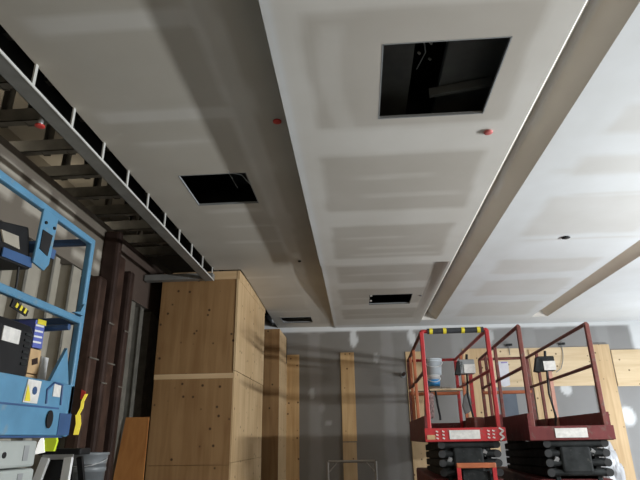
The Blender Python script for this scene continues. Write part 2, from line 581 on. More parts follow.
# top ledge and cut lower edge of the board
for za, zb, xa, xb in ((3.33, 3.33, XW, -3.0), (2.745, 2.745, XW, XW - 0.10)):
    f = bm.faces.new([bm.verts.new(p) for p in ((xa, -1, za), (xa, 9.5, za), (xb, 9.5, zb), (xb, -1, zb))])
    for l in f.loops:
        l[lay] = (0.16, 0.14, 0.115, 1)
me = bpy.data.meshes.new('wall_left')
bm.to_mesh(me)
bm.free()
me.materials.append(M['board'])
o = bpy.data.objects.new('wall_left', me)
COL.objects.link(o)
tag(o, 'brownish bare wall board with rectangular mud patches', kind='structure')
b = MB()
b.box(-2.72, -2.62, -1.0, 5.2, 0, 3.32)
tag(MB().box(-2.72, -2.62, 5.2, 9.5, 0, 3.32).build('wall_left_sheathing_dark', 'charcoal_wall'), kind='structure')  # darker copy of the sheathing, shade of the far end painted in
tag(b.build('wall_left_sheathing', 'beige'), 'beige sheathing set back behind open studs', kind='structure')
tag(MB().box(-3.1, -3.0, -1.0, 9.5, 3.33, 3.9).build('wall_left_upper', 'deck'), kind='structure')

# vertical studs in the open lower part of that wall
y = 2.45
k = 0
while y < 7.4:
    w = 0.10 if k % 2 else 0.17
    p = thing('wall_stud', 'beige vertical stud standing in the opened lower part of the side wall', 'stud', (-2.56, y, 0), 'wall studs under the cut board edge')
    MB().box(-2.62, -2.53 if k % 2 else -2.515, y, y + w, 0, 2.74).build('web', 'beige' if y < 4.6 else 'steel_dim', p)  # far studs take a darker finish for the shade there
    MB().box(-2.531 if k % 2 else -2.516, -2.522 if k % 2 else -2.507, y - 0.012, y + 0.02, 0, 2.74).build('flange', 'steel_dim', p)
    y += 0.27 if k % 2 else 0.36
    k += 1

# ------------------------------------------------------------------ ceiling openings
def opening(h, zc, label, studs, cable, dots=()):
    x0, x1, y0, y1 = h
    t = thing('ceiling_opening', label, 'ceiling opening', ((x0 + x1) / 2, (y0 + y1) / 2, zc), 'openings cut in the ceiling')
    e = 0.016
    r = MB()
    r.box(x0 - 0.003, x0 + 0.004, y0, y1, zc - 0.001, zc + e)
    r.box(x1 - 0.004, x1 + 0.003, y0, y1, zc - 0.001, zc + e)
    r.box(x0, x1, y0 - 0.003, y0 + 0.004, zc - 0.001, zc + e)
    r.box(x0, x1, y1 - 0.004, y1 + 0.003, zc - 0.001, zc + e)
    r.build('cut_edge', 'grey_mid', t)
    s = MB()
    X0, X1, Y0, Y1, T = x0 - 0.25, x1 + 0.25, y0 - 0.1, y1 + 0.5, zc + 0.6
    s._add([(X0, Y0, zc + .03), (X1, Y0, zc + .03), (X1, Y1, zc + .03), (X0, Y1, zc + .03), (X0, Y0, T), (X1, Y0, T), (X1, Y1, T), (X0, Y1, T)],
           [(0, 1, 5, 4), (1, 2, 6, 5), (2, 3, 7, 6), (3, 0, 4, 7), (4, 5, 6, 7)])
    s.build('shaft', 'black_void', t)  # added black box blocks light and stands in for the dark plenum
    for a, bq, zz, w in studs:
        MB().bar((a[0], a[1], zc + zz), (bq[0], bq[1], zc + zz), w, 0.05).build('channel', 'duct', t)
    if cable:
        MB().path(cable, 0.004, 6).build('cable', 'grey_mid', t)
    for d in dots:
        MB().obox((d[0], d[1], zc + 0.35), (0.02, 0.012, 0.012), (0, 0.3, 0.7)).build('clip', 'steel_white', t)
    return t


opening(BIGH, CZ, 'large square black opening cut in the middle ceiling bay, with ducting inside',
        [((0.22, 2.05), (0.22, 3.2), 0.22, 0.32), ((0.84, 2.05), (0.84, 3.2), 0.22, 0.56), ((0.5, 2.74), (0.86, 2.66), 0.16, 0.03)],
        [(0.45, 2.2, 3.3), (0.43, 2.35, 3.28), (0.46, 2.5, 3.32), (0.42, 2.62, 3.30)],
        ((0.46, 2.40), (0.50, 2.52), (0.44, 2.60), (0.51, 2.66), (0.85, 2.95)))
opening(LEFTH, left_z(0, 3.8), 'square black opening in the shaded ceiling bay beside the metal framed bulkhead',
        [((-1.0, 3.5), (-1.0, 4.5), 0.4, 0.2)],
        [(-0.93, 3.54, 3.17), (-0.85, 3.66, 3.2), (-0.80, 3.78, 3.17)], ())
o1 = MB().path([(-1.03, 3.72, 3.35), (-0.99, 3.85, 3.3), (-0.96, 4.0, 3.26)], 0.003, 6).build('loose_wire', 'grey_mid')
tag(o1, 'thin loose wire hanging inside the opening beside the bulkhead', 'wire')
opening(MIDH, CZ + 0.027, 'black opening in the middle ceiling bay near the back wall, above the padded red lift',
        [((0.5, 7.0), (0.5, 8.0), 0.4, 0.2)], None, ())
opening(CORNH, left_z(0, 8.5), 'small black slot in the ceiling corner beside the plywood boxing',
        [((-0.95, 8.3), (-0.95, 9.0), 0.4, 0.15)], None, ())
t = thing('metal_clip', 'pair of bright metal tabs at the edge of the opening near the back wall', 'clip', (0.225, 7.2, 3.078))
for dz in (0.0, 0.075):
    MB().obox((0.225, 7.10 + dz * 4, 3.078), (0.03, 0.07, 0.01)).build('tab', 'steel_white', t)


# sprinkler heads poking through the board
def sprinkler(x, y, z, capmat, label, r=0.028):
    t = thing('ceiling_sprinkler', label, 'sprinkler', (x, y, z), 'capped sprinkler heads')
    MB().lathe((x, y, z), [(0.001, 0.03), (r * 0.55, 0.03), (r * 0.55, -0.004), (0.001, -0.004)], 12).build('nipple', 'alu', t)
    MB().lathe((x, y, z - 0.003), [(r * 0.6, 0), (r, -0.001), (r, -0.008), (r * 0.7, -0.012), (0.001, -0.012)], 14).build('protective_cap', capmat, t)
    return t


sprinkler(-0.455, 2.89, left_z(0, 2.8), 'safety_red', 'red capped sprinkler head in the shaded bay close to the ceiling step')
sprinkler(0.88, 2.95, CZ, 'pink_cap', 'pinkish red capped sprinkler head beside the large square opening')
sprinkler(2.07, 4.96, CZ, 'black', 'dark sprinkler head in the brightest part of the ceiling', 0.04)
sprinkler(-0.62, 5.75, left_z(0, 5.7), 'black', 'tiny dark sprinkler head low in the shaded bay', 0.02)
sprinkler(0.905, 7.15, CZ + 0.027, 'tarp', 'tiny grey brown sprinkler head beside the opening near the back wall', 0.02)

# ------------------------------------------------------------------ metal framed bulkhead
t = thing('steel_bulkhead_frame', 'galvanised steel bulkhead track with short studs running along the ceiling edge', 'steel frame', (-1.75, 3.5, 3.06))
b = MB()
b.box(-1.770, -1.665, 0.6, 5.93, 3.020, 3.026)
b.box(-1.770, -1.766, 0.6, 5.93, 3.02, 3.06)
b.build('bottom_track', 'steel_mid', t)
b = MB()
b.box(-1.667, -1.660, 0.6, 5.93, 3.018, 3.034)
tag(b.build('track_lip', 'steel_white', t), 'pale lip of the steel track')
y = 1.01
while y < 5.95:
    b = MB()
    b.box(-1.678, -1.669, y, y + 0.022, 3.03, 3.84)
    b.build('stud', 'steel_white', t)
    y += 0.405
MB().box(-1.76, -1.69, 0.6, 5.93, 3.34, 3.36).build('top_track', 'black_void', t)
b = MB()
b.box(-2.48, -1.66, 5.86, 5.95, 3.03, 3.10)
b.build('end_track', 'steel_mid', t)
# added black sheet behind the short studs so the plenum over the board reads black
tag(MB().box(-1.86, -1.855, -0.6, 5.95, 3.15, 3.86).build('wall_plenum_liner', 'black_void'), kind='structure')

# cross channels resting on the wall with hangers
t = thing('ceiling_joist_framing', 'open grid of steel cross channels and hangers between side wall and bulkhead', 'ceiling framing', (-2.1, 3.5, 3.33))
y = 1.35
k = 0
while y < 5.9:
    b = MB()
    b.box(-2.62, -1.80, y, y + 0.005, 3.335, 3.435)
    b.box(-2.62, -1.80, y, y + 0.06, 3.335, 3.340)
    b.build('cross_channel', 'steel_dim', t)
    for hx in ((-2.36, -2.16, -1.96) if k % 2 else (-2.44, -2.24, -2.04)):
        b = MB()
        b.box(hx, hx + 0.05, y + 0.065, y + 0.071, 3.33, 3.86)
        b.box(hx, hx + 0.006, y + 0.02, y + 0.071, 3.33, 3.86)
        b.build('hanger', 'steel_dim', t)
    y += 0.405
    k += 1
for hx in (-2.28, -1.98):
    MB().box(hx, hx + 0.04, 0.9, 5.9, 3.60, 3.64).build('runner', 'steel_dim', t)
sprinkler(-1.93, 2.72, 3.12, 'safety_red', 'red capped sprinkler head hanging among the open steel channels', 0.03)
tag(MB().tube((-1.93, 2.72, 3.15), (-1.93, 2.72, 3.85), 0.012).build('sprinkler_drop_pipe', 'steel_dim'), 'thin vertical pipe carrying the red capped sprinkler in the framing', 'pipe')
o = MB().tube((-2.075, 0.8, 3.74), (-2.075, 8.8, 3.74), 0.028, 12).build('conduit', 'charcoal')
tag(o, 'dark conduit running above the open steel channels', 'conduit')

# ------------------------------------------------------------------ plywood boxed columns
t = thing('plywood_boxed_column', 'wide plywood boxed column reaching the ceiling below the steel bulkhead', 'column', (-1.85, 6.9, 0))
MB().box(-2.30, -1.40, 6.00, 6.02, 0, 1.00).build('front_sheet', 'ply', t)
MB().box(-2.30, -1.40, 6.00, 6.02, 1.004, 1.90).build('front_sheet', 'ply', t)
MB().box(-2.305, -1.402, 5.996, 6.02, 1.90, 1.955).build('front_edge_strip', 'ply_edge', t)
MB().box(-2.31, -1.40, 6.004, 6.02, 1.957, 3.055).build('front_sheet', 'ply', t)
MB().box(-2.20, -1.405, 6.025, 6.05, 3.05, 3.165).build('front_header', 'ply_edge', t)
MB().box(-1.40, -1.38, 6.00, 7.83, 0, 1.02).build('side_sheet', 'ply_pale', t)  # side sheets use a paler wood for the light on this face
MB().box(-1.40, -1.382, 6.00, 7.83, 1.024, 1.98).build('side_sheet', 'ply_pale', t)
MB().box(-1.40, -1.376, 5.995, 7.83, 1.984, 3.055).build('side_sheet', 'ply_pale', t)
MB().box(-1.40, -1.372, 6.02, 7.86, 3.05, 3.165).build('side_header', 'ply_pale', t)
MB().box(-2.31, -2.29, 6.02, 7.83, 0, 3.16).build('inner_sheet', 'ply', t)
MB().box(-2.29, -1.40, 7.81, 7.83, 0, 3.10).build('rear_sheet', 'ply', t)

t = thing('plywood_boxed_column', 'narrow plywood boxed column stopping short of the ceiling beside the back wall', 'column', (-1.34, 8.7, 0))
MB().box(-1.62, -1.20, 8.20, 8.22, 0, 2.875).build('front_sheet', 'ply', t)
MB().box(-1.22, -1.20, 8.22, 9.10, 0, 2.875).build('side_sheet', 'ply_pale', t)
MB().box(-1.62, -1.60, 8.22, 9.10, 0, 2.875).build('inner_sheet', 'ply', t)
b = MB()
b.box(-1.199, -1.192, 9.02, 9.06, 2.45, 2.88)
tag(b.build('gap', 'black', t), 'dark slit beside the back wall')

# leaning orange sheet
t = MB().hexa([(-2.49, 5.42, 0), (-2.10, 5.42, 0), (-2.10, 5.438, 0), (-2.49, 5.438, 0),
               (-2.475, 5.75, 1.49), (-2.225, 5.75, 1.49), (-2.225, 5.768, 1.49), (-2.475, 5.768, 1.49)]).build('plywood_offcut', 'ply_orange')
tag(t, 'orange brown sheet of wood leaning beside the wide plywood column', 'wood sheet')

# brown uprights against the side wall
for i, (yy, w, d, z1, lab) in enumerate((
        (4.60, 0.16, 0.13, 2.72, 'dark rust brown steel upright standing next to the beige studs'),
        (4.80, 0.10, 0.17, 3.25, 'tallest dark brown steel upright against the side wall'),
        (4.95, 0.18, 0.12, 3.05, 'wide dark brown steel upright with pale scuffs'),
        (5.20, 0.12, 0.15, 2.95, 'last dark brown steel upright before the wide plywood column'))):
    t = thing('steel_upright', lab, 'steel upright', (-2.42, yy, 0))
    MB().box(-2.50, -2.50 + d, yy, yy + w, 0, z1).build('profile', 'brown_dark' if i % 2 else 'brown_mid', t, 0.03)
    for zz in ((1.95,) if i % 2 == 0 else (1.75, 2.3)):
        b = MB()
        b.box(-2.50 + d, -2.496 + d, yy - 0.004, yy + w + 0.004, zz, zz + 0.012)
        b.build('strap', 'steel_dim', t)

# ------------------------------------------------------------------ boards on the back wall
def wall_board(x0, x1, z0, z1, label, mat='ply_pale', proud=0.02, lean=0.0, back=0.002):
    ya, yb = back_y(x0) - back, back_y(x1) - back
    o = MB().hexa([(x0 + lean, ya - proud, z0), (x1 + lean, yb - proud, z0), (x1 + lean, yb, z0), (x0 + lean, ya, z0),
                   (x0, ya - proud, z1), (x1, yb - proud, z1), (x1, yb, z1), (x0, ya, z1)]).build('plywood_backing_board', mat)
    return tag(o, label, 'plywood board', 'plywood boards screwed to the back wall')


wall_board(-1.25, -0.99, 0.3, 2.60, 'vertical plywood board on the back wall beside the narrow boxed column', 'ply_mid')
wall_board(-0.285, -0.055, 1.20, 2.62, 'plywood strip alone in the middle of the grey back wall, over the tube frame', 'ply_mid')
wall_board(-0.285, -0.065, 0.3, 1.185, 'lower piece of the plywood strip, seen inside the tube frame', 'ply_pale')
wall_board(0.82, 1.10, 0.3, 2.61, 'vertical plywood board behind the padded rail lift, half hidden by its guardrail')
wall_board(1.78, 2.22, 1.0, 2.64, 'broad plywood board between the two red lifts')
wall_board(2.225, 3.895, 2.0, 2.63, 'long plywood panel running across the wall behind the second lift', 'ply_across', 0.018)
wall_board(2.88, 3.13, 0.5, 2.60, 'plywood upright behind the control box of the second lift', 'ply_pale', 0.02, back=0.022)
wall_board(3.90, 4.22, 0.3, 2.66, 'tall plywood upright past the second lift, ending the long panel', 'ply_pale', 0.045)
wall_board(4.25, 5.4, 1.98, 2.57, 'pale plywood panel beyond the tall upright, farthest from the boxed columns', 'ply_across', 0.018)

yb = back_y(2.4) - 0.008
t = MB()
t.prism([(2.31, yb - 0.022, 2.42), (2.52, yb - 0.022, 2.41), (2.50, yb - 0.024, 2.03), (2.40, yb - 0.026, 2.00), (2.31, yb - 0.024, 2.06)], (0, 0.003, 0))
o = t.build('paper_sheet', 'paper')
tag(o, 'white paper sheet fixed to the long plywood panel', 'paper')
MB().box(2.40, 2.50, yb - 0.029, yb - 0.023, 2.385, 2.405).build('purple_line', paint('purple_print', (0.30, 0.25, 0.5)), o)
o = MB().box(2.32, 2.58, yb - 0.016, yb - 0.004, 1.45, 1.93).build('insulation_board', 'slate')
tag(o, 'slate blue rectangular sheet on the wall between the lifts', 'sheet')

for x, lab in ((2.57, 'black connector on a wire over the white paper sheet'), (3.45, 'black connector on a curling wire over the long plywood panel')):
    y0 = back_y(x)
    t = thing('cable_pigtail', lab, 'cable', (x, y0, 2.55), 'wires poking from the back wall')
    b = MB()
    b.box(x - 0.05, x - 0.008, y0 - 0.06, y0 - 0.02, 2.665, 2.70)
    b.box(x + 0.008, x + 0.05, y0 - 0.06, y0 - 0.02, 2.67, 2.705)
    b.build('connector', 'black', t)
    pts = [(x, y0 - 0.03, 2.685), (x - 0.005, y0 - 0.035, 2.52)]
    if x > 3:
        pts += [(x - 0.03, y0 - 0.04, 2.40), (x - 0.08, y0 - 0.045, 2.28), (x - 0.17, y0 - 0.045, 2.22)]
    MB().path(pts, 0.006, 6).build('wire', 'grey_mid', t)

# crumpled plastic film by the tall upright
bm = bmesh.new()
bmesh.ops.create_icosphere(bm, subdivisions=4, radius=1)
for v in bm.verts:
    n = noise.noise(v.co * 2.2) * 0.25 + noise.noise(v.co * 6) * 0.12
    v.co = v.co * (1 + n)
    v.co = Vector((3.66 + v.co.x * 0.22, 8.86 + v.co.y * 0.15, max(0, 0.56 + v.co.z * 0.58)))
me = bpy.data.meshes.new('plastic_film_heap')
bm.to_mesh(me)
bm.free()
me.materials.append(M['film'])
o = bpy.data.objects.new('plastic_film_heap', me)
COL.objects.link(o)
tag(o, 'crumpled white plastic film heaped beneath the tall plywood upright', 'plastic film')

t = thing('pipe_stub', 'small dark pipe stub sticking out of the back wall beside the padded lift', 'pipe stub', (0.76, 9.12, 2.23))
MB().tube((0.76, 9.18, 2.23), (0.76, 9.0, 2.23), 0.028, 12).build('stub', 'brown_dark', t)
MB().tube((0.76, 9.175, 2.23), (0.76, 9.16, 2.23), 0.05, 14).build('flange', 'grey_mid', t)

# tube frame standing before the middle board
t = thing('tube_frame_stand', 'thin grey tube frame standing before the middle plywood strip', 'tube frame', (-0.13, 8.0, 0))
for x in (-0.46, 0.19):
    MB().tube((x, 8.0, 0), (x - (0.01 if x < 0 else -0.01), 8.0, 0.945), 0.018).build('upright', 'frame_grey', t)
MB().tube((-0.46, 8.0, 0.945), (0.19, 8.0, 0.945), 0.018).build('top_bar', 'frame_grey', t)
for s, x in ((1, -0.46), (-1, 0.19)):
    MB().tube((x, 8.0, 0.80), (x + s * 0.13, 8.0, 0.94), 0.009).build('corner_brace', 'frame_grey', t)
MB().tube((-0.46, 8.0, 0.35), (0.19, 8.0, 0.35), 0.012).build('lower_bar', 'frame_grey', t)
for x in (-0.46, 0.19):
    MB().tube((x, 7.75, 0.014), (x, 8.25, 0.014), 0.014).build('foot', 'frame_grey', t)


# ------------------------------------------------------------------ red scissor lifts
def red_lift(loc, rotz, label, W, Ln, rail_near, rail_side, deco):
    """local frame: x across, y along (front at y = 0, rear at y = Ln), z from the floor"""
    t = thing('scissor_lift', label, 'scissor lift', loc, 'red scissor lifts', local=True)
    t.rotation_euler.z = rotz
    h = W / 2
    DZ, TZ, MZ = 1.29, 2.25, 1.80
    b = MB()
    b.box(-h - 0.03, h + 0.03, 0, Ln, DZ - 0.09, DZ)
    b.build('platform_deck', 'red_dark', t)
    # toe boards
    fb = MB()
    fb.box(-h - 0.05, h + 0.05, -0.03, 0.0, 1.205, 1.325)
    f = fb.build('front_toe_board', deco['front'], t, 0.004)
    MB().box(-h * 0.45, h * 0.42, -0.036, -0.029, 1.225, 1.305).build('label_plate', 'label_white', f)
    if deco['marks']:
        for x0 in (-h * 0.80, -h * 0.62, h * 0.66, h * 0.80):
            b = MB()
            for k in range(3):
                b.obox((x0, -0.034, 1.235 + k * 0.03), (0.022, 0.006, 0.012), (0, 0.4, 0))
            b.build('decal_mark', 'label_white', f)
        b = MB()
        b.box(-h - 0.03, -h * 0.86, -0.036, -0.029, 1.225, 1.265)
        b.build('small_label', 'cardboard', f)
        b = MB()
        for k in range(4):
            b.obox((h + 0.01, -0.034, 1.225 + k * 0.027), (0.05, 0.006, 0.014), (0, 0.6 if k % 2 else -0.6, 0))
        b.build('hazard_mark', 'label_white', f)
    MB().box(-h - 0.04, -h - 0.015, 0.0, Ln, 1.20, 1.44).build('side_toe_board', 'red_dark', t)
    MB().box(h + 0.015, h + 0.04, 0.0, Ln, 1.20, 1.44).build('side_toe_board', 'red_dark', t)
    MB().box(-h - 0.04, h + 0.04, Ln - 0.02, Ln, 1.20, 1.42).build('rear_toe_board', 'red_dark', t)
    # posts and rails
    r = 0.019
    for x, y, m in ((-h, 0.0, rail_near), (h, 0.0, rail_near), (-h, Ln - 0.03, rail_side), (h, Ln - 0.03, deco['rear_right'])):
        MB().bar((x, y + 0.02, DZ - 0.02), (x, y + 0.02, TZ), 0.041, 0.041).build('corner_post', m, t, 0.006)
    for x, y in ((-h, Ln * 0.52), (-h, Ln * 0.8), (h, Ln * 0.78)):
        MB().bar((x, y, DZ), (x, y, TZ), 0.036, 0.036).build('side_post', deco['mid'], t, 0.005)
    for x in (-h, h):
        MB().tube((x, 0.02, TZ), (x, Ln - 0.02, TZ), r).build('top_rail', rail_side if x < 0 else deco['right_rail'], t)
        MB().tube((x, 0.02, MZ + 0.06), (x, Ln - 0.02, MZ + 0.06), r * 0.9).build('mid_rail', rail_side if x < 0 else deco['right_rail'], t)
    MB().tube((-h, Ln - 0.02, TZ), (h, Ln - 0.02, TZ), r).build('top_rail', rail_near, t)
    MB().tube((-h, Ln - 0.02, MZ), (h, Ln - 0.02, MZ), r * 1.2).build('mid_rail', 'orange_rail', t)
    if deco['pad']:
        fr = MB().tube((-h, 0.02, TZ + 0.005), (h, 0.02, TZ + 0.005), r).build('front_rail', rail_near, t)
        MB().tube((-h + 0.06, 0.02, TZ + 0.005), (h - 0.03, 0.02, TZ + 0.005), 0.028, 14).build('foam_pad', 'foam', fr)
        for q in (0.15, 0.36, 0.64, 0.88):
            x = -h + W * q
            MB().tube((x - 0.016, 0.02, TZ + 0.005), (x + 0.016, 0.02, TZ + 0.005), 0.031, 14).build('yellow_band', 'yellow', fr)
    # control box on the side rail
    cy, cx = deco['ctl']
    c = MB()
    c.box(cx - 0.09, cx + 0.10, cy - 0.08, cy + 0.08, 1.96, 2.13)
    c = c.build('control_box', deco['ctl_mat'], t, 0.012)
    MB().box(cx - 0.035, cx + 0.10, cy - 0.088, cy - 0.079, 1.965, 2.07).build('label_plate', 'label_white', c)
    MB().obox((cx - 0.09, cy - 0.03, 2.03), (0.06, 0.10, 0.16), (0, 0.25, 0)).build('side_cover', 'charcoal', c)
    MB().tube((cx + 0.02, cy, 2.12), (cx + 0.03, cy, 2.20), 0.016).build('joystick', 'black', c)
    MB().bar((cx + 0.045, cy + 0.02, DZ), (cx + 0.05, cy + 0.02, 1.97), 0.04, 0.04).build('control_post', deco['ctl_post'], t)
    MB().path([(cx, cy - 0.05, 1.97), (cx - 0.02, cy - 0.06, 1.70), (cx + 0.02, cy - 0.05, 1.45), (cx - 0.01, cy - 0.05, 1.30)], 0.012, 8).build('control_cable', 'black', t)
    # folded scissor stack
    zs = [1.155, 1.075, 0.995, 0.915]
    for k, z in enumerate(zs):
        b = MB()
        b.bar((-h + 0.13, 0.03, z + 0.022), (-h + 0.13, Ln - 0.45, z - 0.03), 0.045, 0.07)
        b.build('scissor_arm', 'charcoal', t, 0.008)
        b = MB()
        b.bar((h - 0.06, 0.03, z + 0.022), (h - 0.06, Ln - 0.45, z - 0.03), 0.045, 0.07)
        b.build('scissor_arm', 'charcoal', t, 0.008)
        b = MB()
        b.bar((-h + 0.165, Ln - 0.45, z + 0.022), (-h + 0.165, 0.05, z - 0.03), 0.045, 0.07)
        b.bar((h - 0.115, Ln - 0.45, z + 0.022), (h - 0.115, 0.05, z - 0.03), 0.045, 0.07)
        b.build('inner_arm_pair', 'charcoal', t, 0.008)
        b = MB()
        b.tube((-h + 0.08 + 0.02 * (k % 2), 0.04, z + 0.02), (h - 0.03 - 0.015 * (k % 2), 0.04, z + 0.02), 0.03, 12)
        b.build('cross_tube', 'charcoal', t)
        for sx in (-h + 0.10, h - 0.04):
            MB().tube((sx, 0.01, z + 0.02), (sx, 0.03, z + 0.02), 0.034, 12).build('pin_boss', 'rubber', t)
    MB().box(-h + 0.20, h - 0.17, 0.0, Ln - 0.3, 0.93, 1.15).build('cylinder_cover', 'charcoal', t, 0.02)
    for x in (-h * 0.48, -h * 0.15, h * 0.52):
        MB().obox((x, 0.035, 1.075 + 0.03 * math.sin(x * 9)), (0.035, 0.05, 0.045), (0.3, 0.5, 0)).build('bright_fitting', 'alu', t)
    # chassis, wheels, entry ladder
    MB().box(-h, h, 0.05, Ln - 0.08, 0.22, 0.88).build('chassis', 'red_dark', t, 0.02)
    for x in (-h - 0.02, h - 0.09):
        for y in (0.35, Ln - 0.4):
            w = MB().tube((x, y, 0.19), (x + 0.11, y, 0.19), 0.19, 24).build('wheel', 'rubber', t)
            MB().tube((x - 0.006, y, 0.19), (x + 0.116, y, 0.19), 0.10, 18).build('hub', 'grey_mid', w)
    if deco['ladder']:
        b = MB()
        x0, x1 = -0.12, 0.235
        b.bar((x0, -0.09, 1.0), (x1, -0.09, 1.0), 0.04, 0.045)
        b.build('ladder_top_bar', 'orange_rail', t, 0.008)
        for x in (x0 + 0.02, x1 - 0.02):
            MB().bar((x, -0.09, 0.25), (x, -0.09, 0.985), 0.036, 0.036).build('ladder_side', 'red', t)
        for z in (0.45, 0.72):
            MB().bar((x0, -0.09, z), (x1, -0.09, z), 0.03, 0.03).build('ladder_rung', 'red', t)
        MB().box(-0.06, 0.18, -0.07, 0.03, 0.84, 0.95).build('ladder_bracket', 'charcoal', t)
    return t


lift_a = red_lift((0.985, 5.40, 0), -0.022, 'bright red scissor lift with a black foam padded front rail', 0.65, 2.2, 'red', 'red_brown',
                  dict(front='red', marks=True, pad=True, rear_right='red', mid='orange_rail', right_rail='red', ctl=(1.35, 0.31), ctl_mat='grey_mid', ctl_post='red', ladder=True))
lift_b = red_lift((1.895, 5.22, 0), -0.05, 'dull dark red scissor lift with worn brown rails and no padding', 0.635, 2.4, 'red_brown', 'red_brown',
                  dict(front='red_dark', marks=False, pad=False, rear_right='red_brown', mid='red_brown', right_rail='red_brown', ctl=(1.42, 0.27), ctl_mat='charcoal', ctl_post='pink_pole', ladder=False))

# things on the padded lift
o = MB().obox((1.03, 7.42, 1.832), (0.70, 0.22, 0.022), (0, 0, -0.022)).build('wood_plank', 'ply_across')
tag(o, 'short wooden plank laid over the rear rails of the padded lift', 'plank')


def pail(c, r, hgt, body, lid, label, name='plastic_pail', band_mat=None):
    t = thing(name, label, 'pail', c)
    x, y, z = c
    MB().lathe(c, [(0.001, 0), (r * 0.88, 0), (r * 0.98, hgt * 0.86), (r * 1.04, hgt * 0.86), (r * 1.04, hgt * 0.90), (r, hgt * 0.91), (r, hgt)], 24).build('bucket_body', body, t)
    MB().lathe((x, y, z + hgt), [(r, -0.01), (r * 1.05, -0.012), (r * 1.05, 0.012), (r * 0.9, 0.012), (r * 0.88, 0.004), (0.001, 0.004)], 24).build('lid', lid, t)
    if band_mat:
        MB().lathe(c, [(r * 0.91, hgt * 0.2), (r * 0.925, hgt * 0.2), (r * 0.98, hgt * 0.72), (r * 0.95, hgt * 0.72)], 24).build('printed_band', band_mat, t)
    pts = [(x + r * 1.05 * math.cos(a), y - r * 0.9 * abs(math.sin(a)) - 0.01, z + hgt * 0.86 - r * 0.7 * math.sin(a)) for a in [math.pi * k / 10 for k in range(11)]]
    MB().path(pts, 0.006, 6).build('wire_handle', 'white', t)
    return t


pail((1.015, 7.41, 1.845), 0.085, 0.17, 'white', 'white', 'small white pail with a blue band standing on the plank', band_mat='label_blue')
pail((1.03, 7.42, 2.03), 0.112, 0.20, 'pale_grey', 'pale_grey', 'pale grey pail stacked on top of the blue banded pail')
o = MB().obox((1.16, 7.36, 1.856), (0.12, 0.04, 0.022), (0, 0, 0.3)).build('putty_knife', 'label_white')
tag(o, 'small white tool lying on the plank beside the pails', 'tool')
t = thing('tool_bag', 'dark patterned bag hanging inside the side rail of the padded lift', 'bag', (0.83, 7.0, 1.5))
MB().prism([(0.80, 6.9, 1.46), (0.92, 6.92, 1.46), (0.935, 6.92, 1.76), (0.82, 6.9, 1.78)], (0, 0.08, 0)).build('bag_body', 'mesh_bag', t, 0.02)
MB().path([(0.83, 6.93, 1.77), (0.86, 6.93, 1.84), (0.90, 6.93, 1.77)], 0.008, 6).build('strap', 'black', t)
o = MB().path([(1.02, 7.37, 1.82), (1.03, 7.36, 1.66), (1.05, 7.36, 1.50), (1.05, 7.36, 1.45)], 0.014, 8).build('hose', 'black')
tag(o, 'short black hose dangling under the plank', 'hose')
o = MB().prism([(1.30, 6.9, 1.72), (1.36, 6.9, 1.78), (1.385, 6.9, 1.66), (1.36, 6.9, 1.53), (1.29, 6.9, 1.50), (1.265, 6.9, 1.60)], (0, 0.03, 0)).build('grey_rag', 'tarp', None, 0.01)
tag(o, 'crumpled grey rag hanging on the far rail of the padded lift', 'rag')
o = MB().obox((1.14, 5.62, 1.36), (0.13, 0.16, 0.13), (0, 0, 0.4)).build('toolbox', 'red_brown', None, 0.02)
tag(o, 'small brown box sitting on the deck of the padded lift', 'box')

# ------------------------------------------------------------------ blue scissor lift
BX = -1.64
t = thing('scissor_lift', 'blue scissor lift with grey chassis parked along the side wall', 'scissor lift', (-1.95, 2.0, 0), 'blue scissor lift')
YR = 3.0            # rear end
b = MB()
for z, nm in ((2.425, 'top_rail'), (1.925, 'mid_rail')):
    MB().bar((BX, 0.8, z), (BX, YR + 0.02, z), 0.038, 0.042).build(nm, 'blue', t, 0.008)
    MB().bar((BX, YR, z), (BX - 0.72, YR, z), 0.038, 0.042).build(nm, 'blue_dark', t, 0.008)  # rear rail in darker blue for the shade it sits in
    MB().bar((BX - 0.72, 0.8, z), (BX - 0.72, YR + 0.02, z), 0.038, 0.042).build(nm, 'blue', t, 0.008)
for x in (BX, BX - 0.72):
    for y in (YR, 0.85):
        MB().bar((x, y, 1.28), (x, y, 2.445), 0.040, 0.044).build('corner_post', 'blue', t, 0.008)
MB().prism([(BX + 0.012, YR - 0.03, 2.02), (BX + 0.012, YR - 0.02, 1.95), (BX + 0.012, YR - 0.13, 1.95), (BX + 0.012, YR - 0.06, 1.968)], (0.02, 0, 0)).build('gusset', 'blue', t)
MB().tube((BX, 2.90, 1.87), (BX - 0.55, 2.90, 1.85), 0.018).build('gate_bar', 'blue_dark', t)
MB().prism([(BX - 0.01, YR - 0.22, 1.555), (BX - 0.01, YR - 0.03, 1.555), (BX - 0.01, YR - 0.10, 1.75)], (0.018, 0, 0)).build('gusset', 'blue', t)
MB().box(BX - 0.72, BX, 0.8, YR, 1.275, 1.30).build('platform_deck', 'blue_dark', t)
sk = MB()
sk.box(BX - 0.005, BX + 0.02, 0.8, YR + 0.02, 1.285, 1.555)
sk = sk.build('side_toe_board', 'blue', t, 0.006)
MB().box(BX + 0.019, BX + 0.024, 0.8, YR - 0.12, 1.418, 1.427).build('seam', 'blue_dark', sk)
MB().box(BX + 0.019, BX + 0.024, YR - 0.10, YR + 0.02, 1.288, 1.40).build('corner_patch', 'blue_dark', sk)
MB().prism([(BX + 0.025, 2.80 + 0.03 * math.cos(a), 1.365 + 0.045 * math.sin(a)) for a in [math.pi * k / 8 for k in range(16)]], (0.004, 0, 0)).build('hand_slot', 'black', sk)
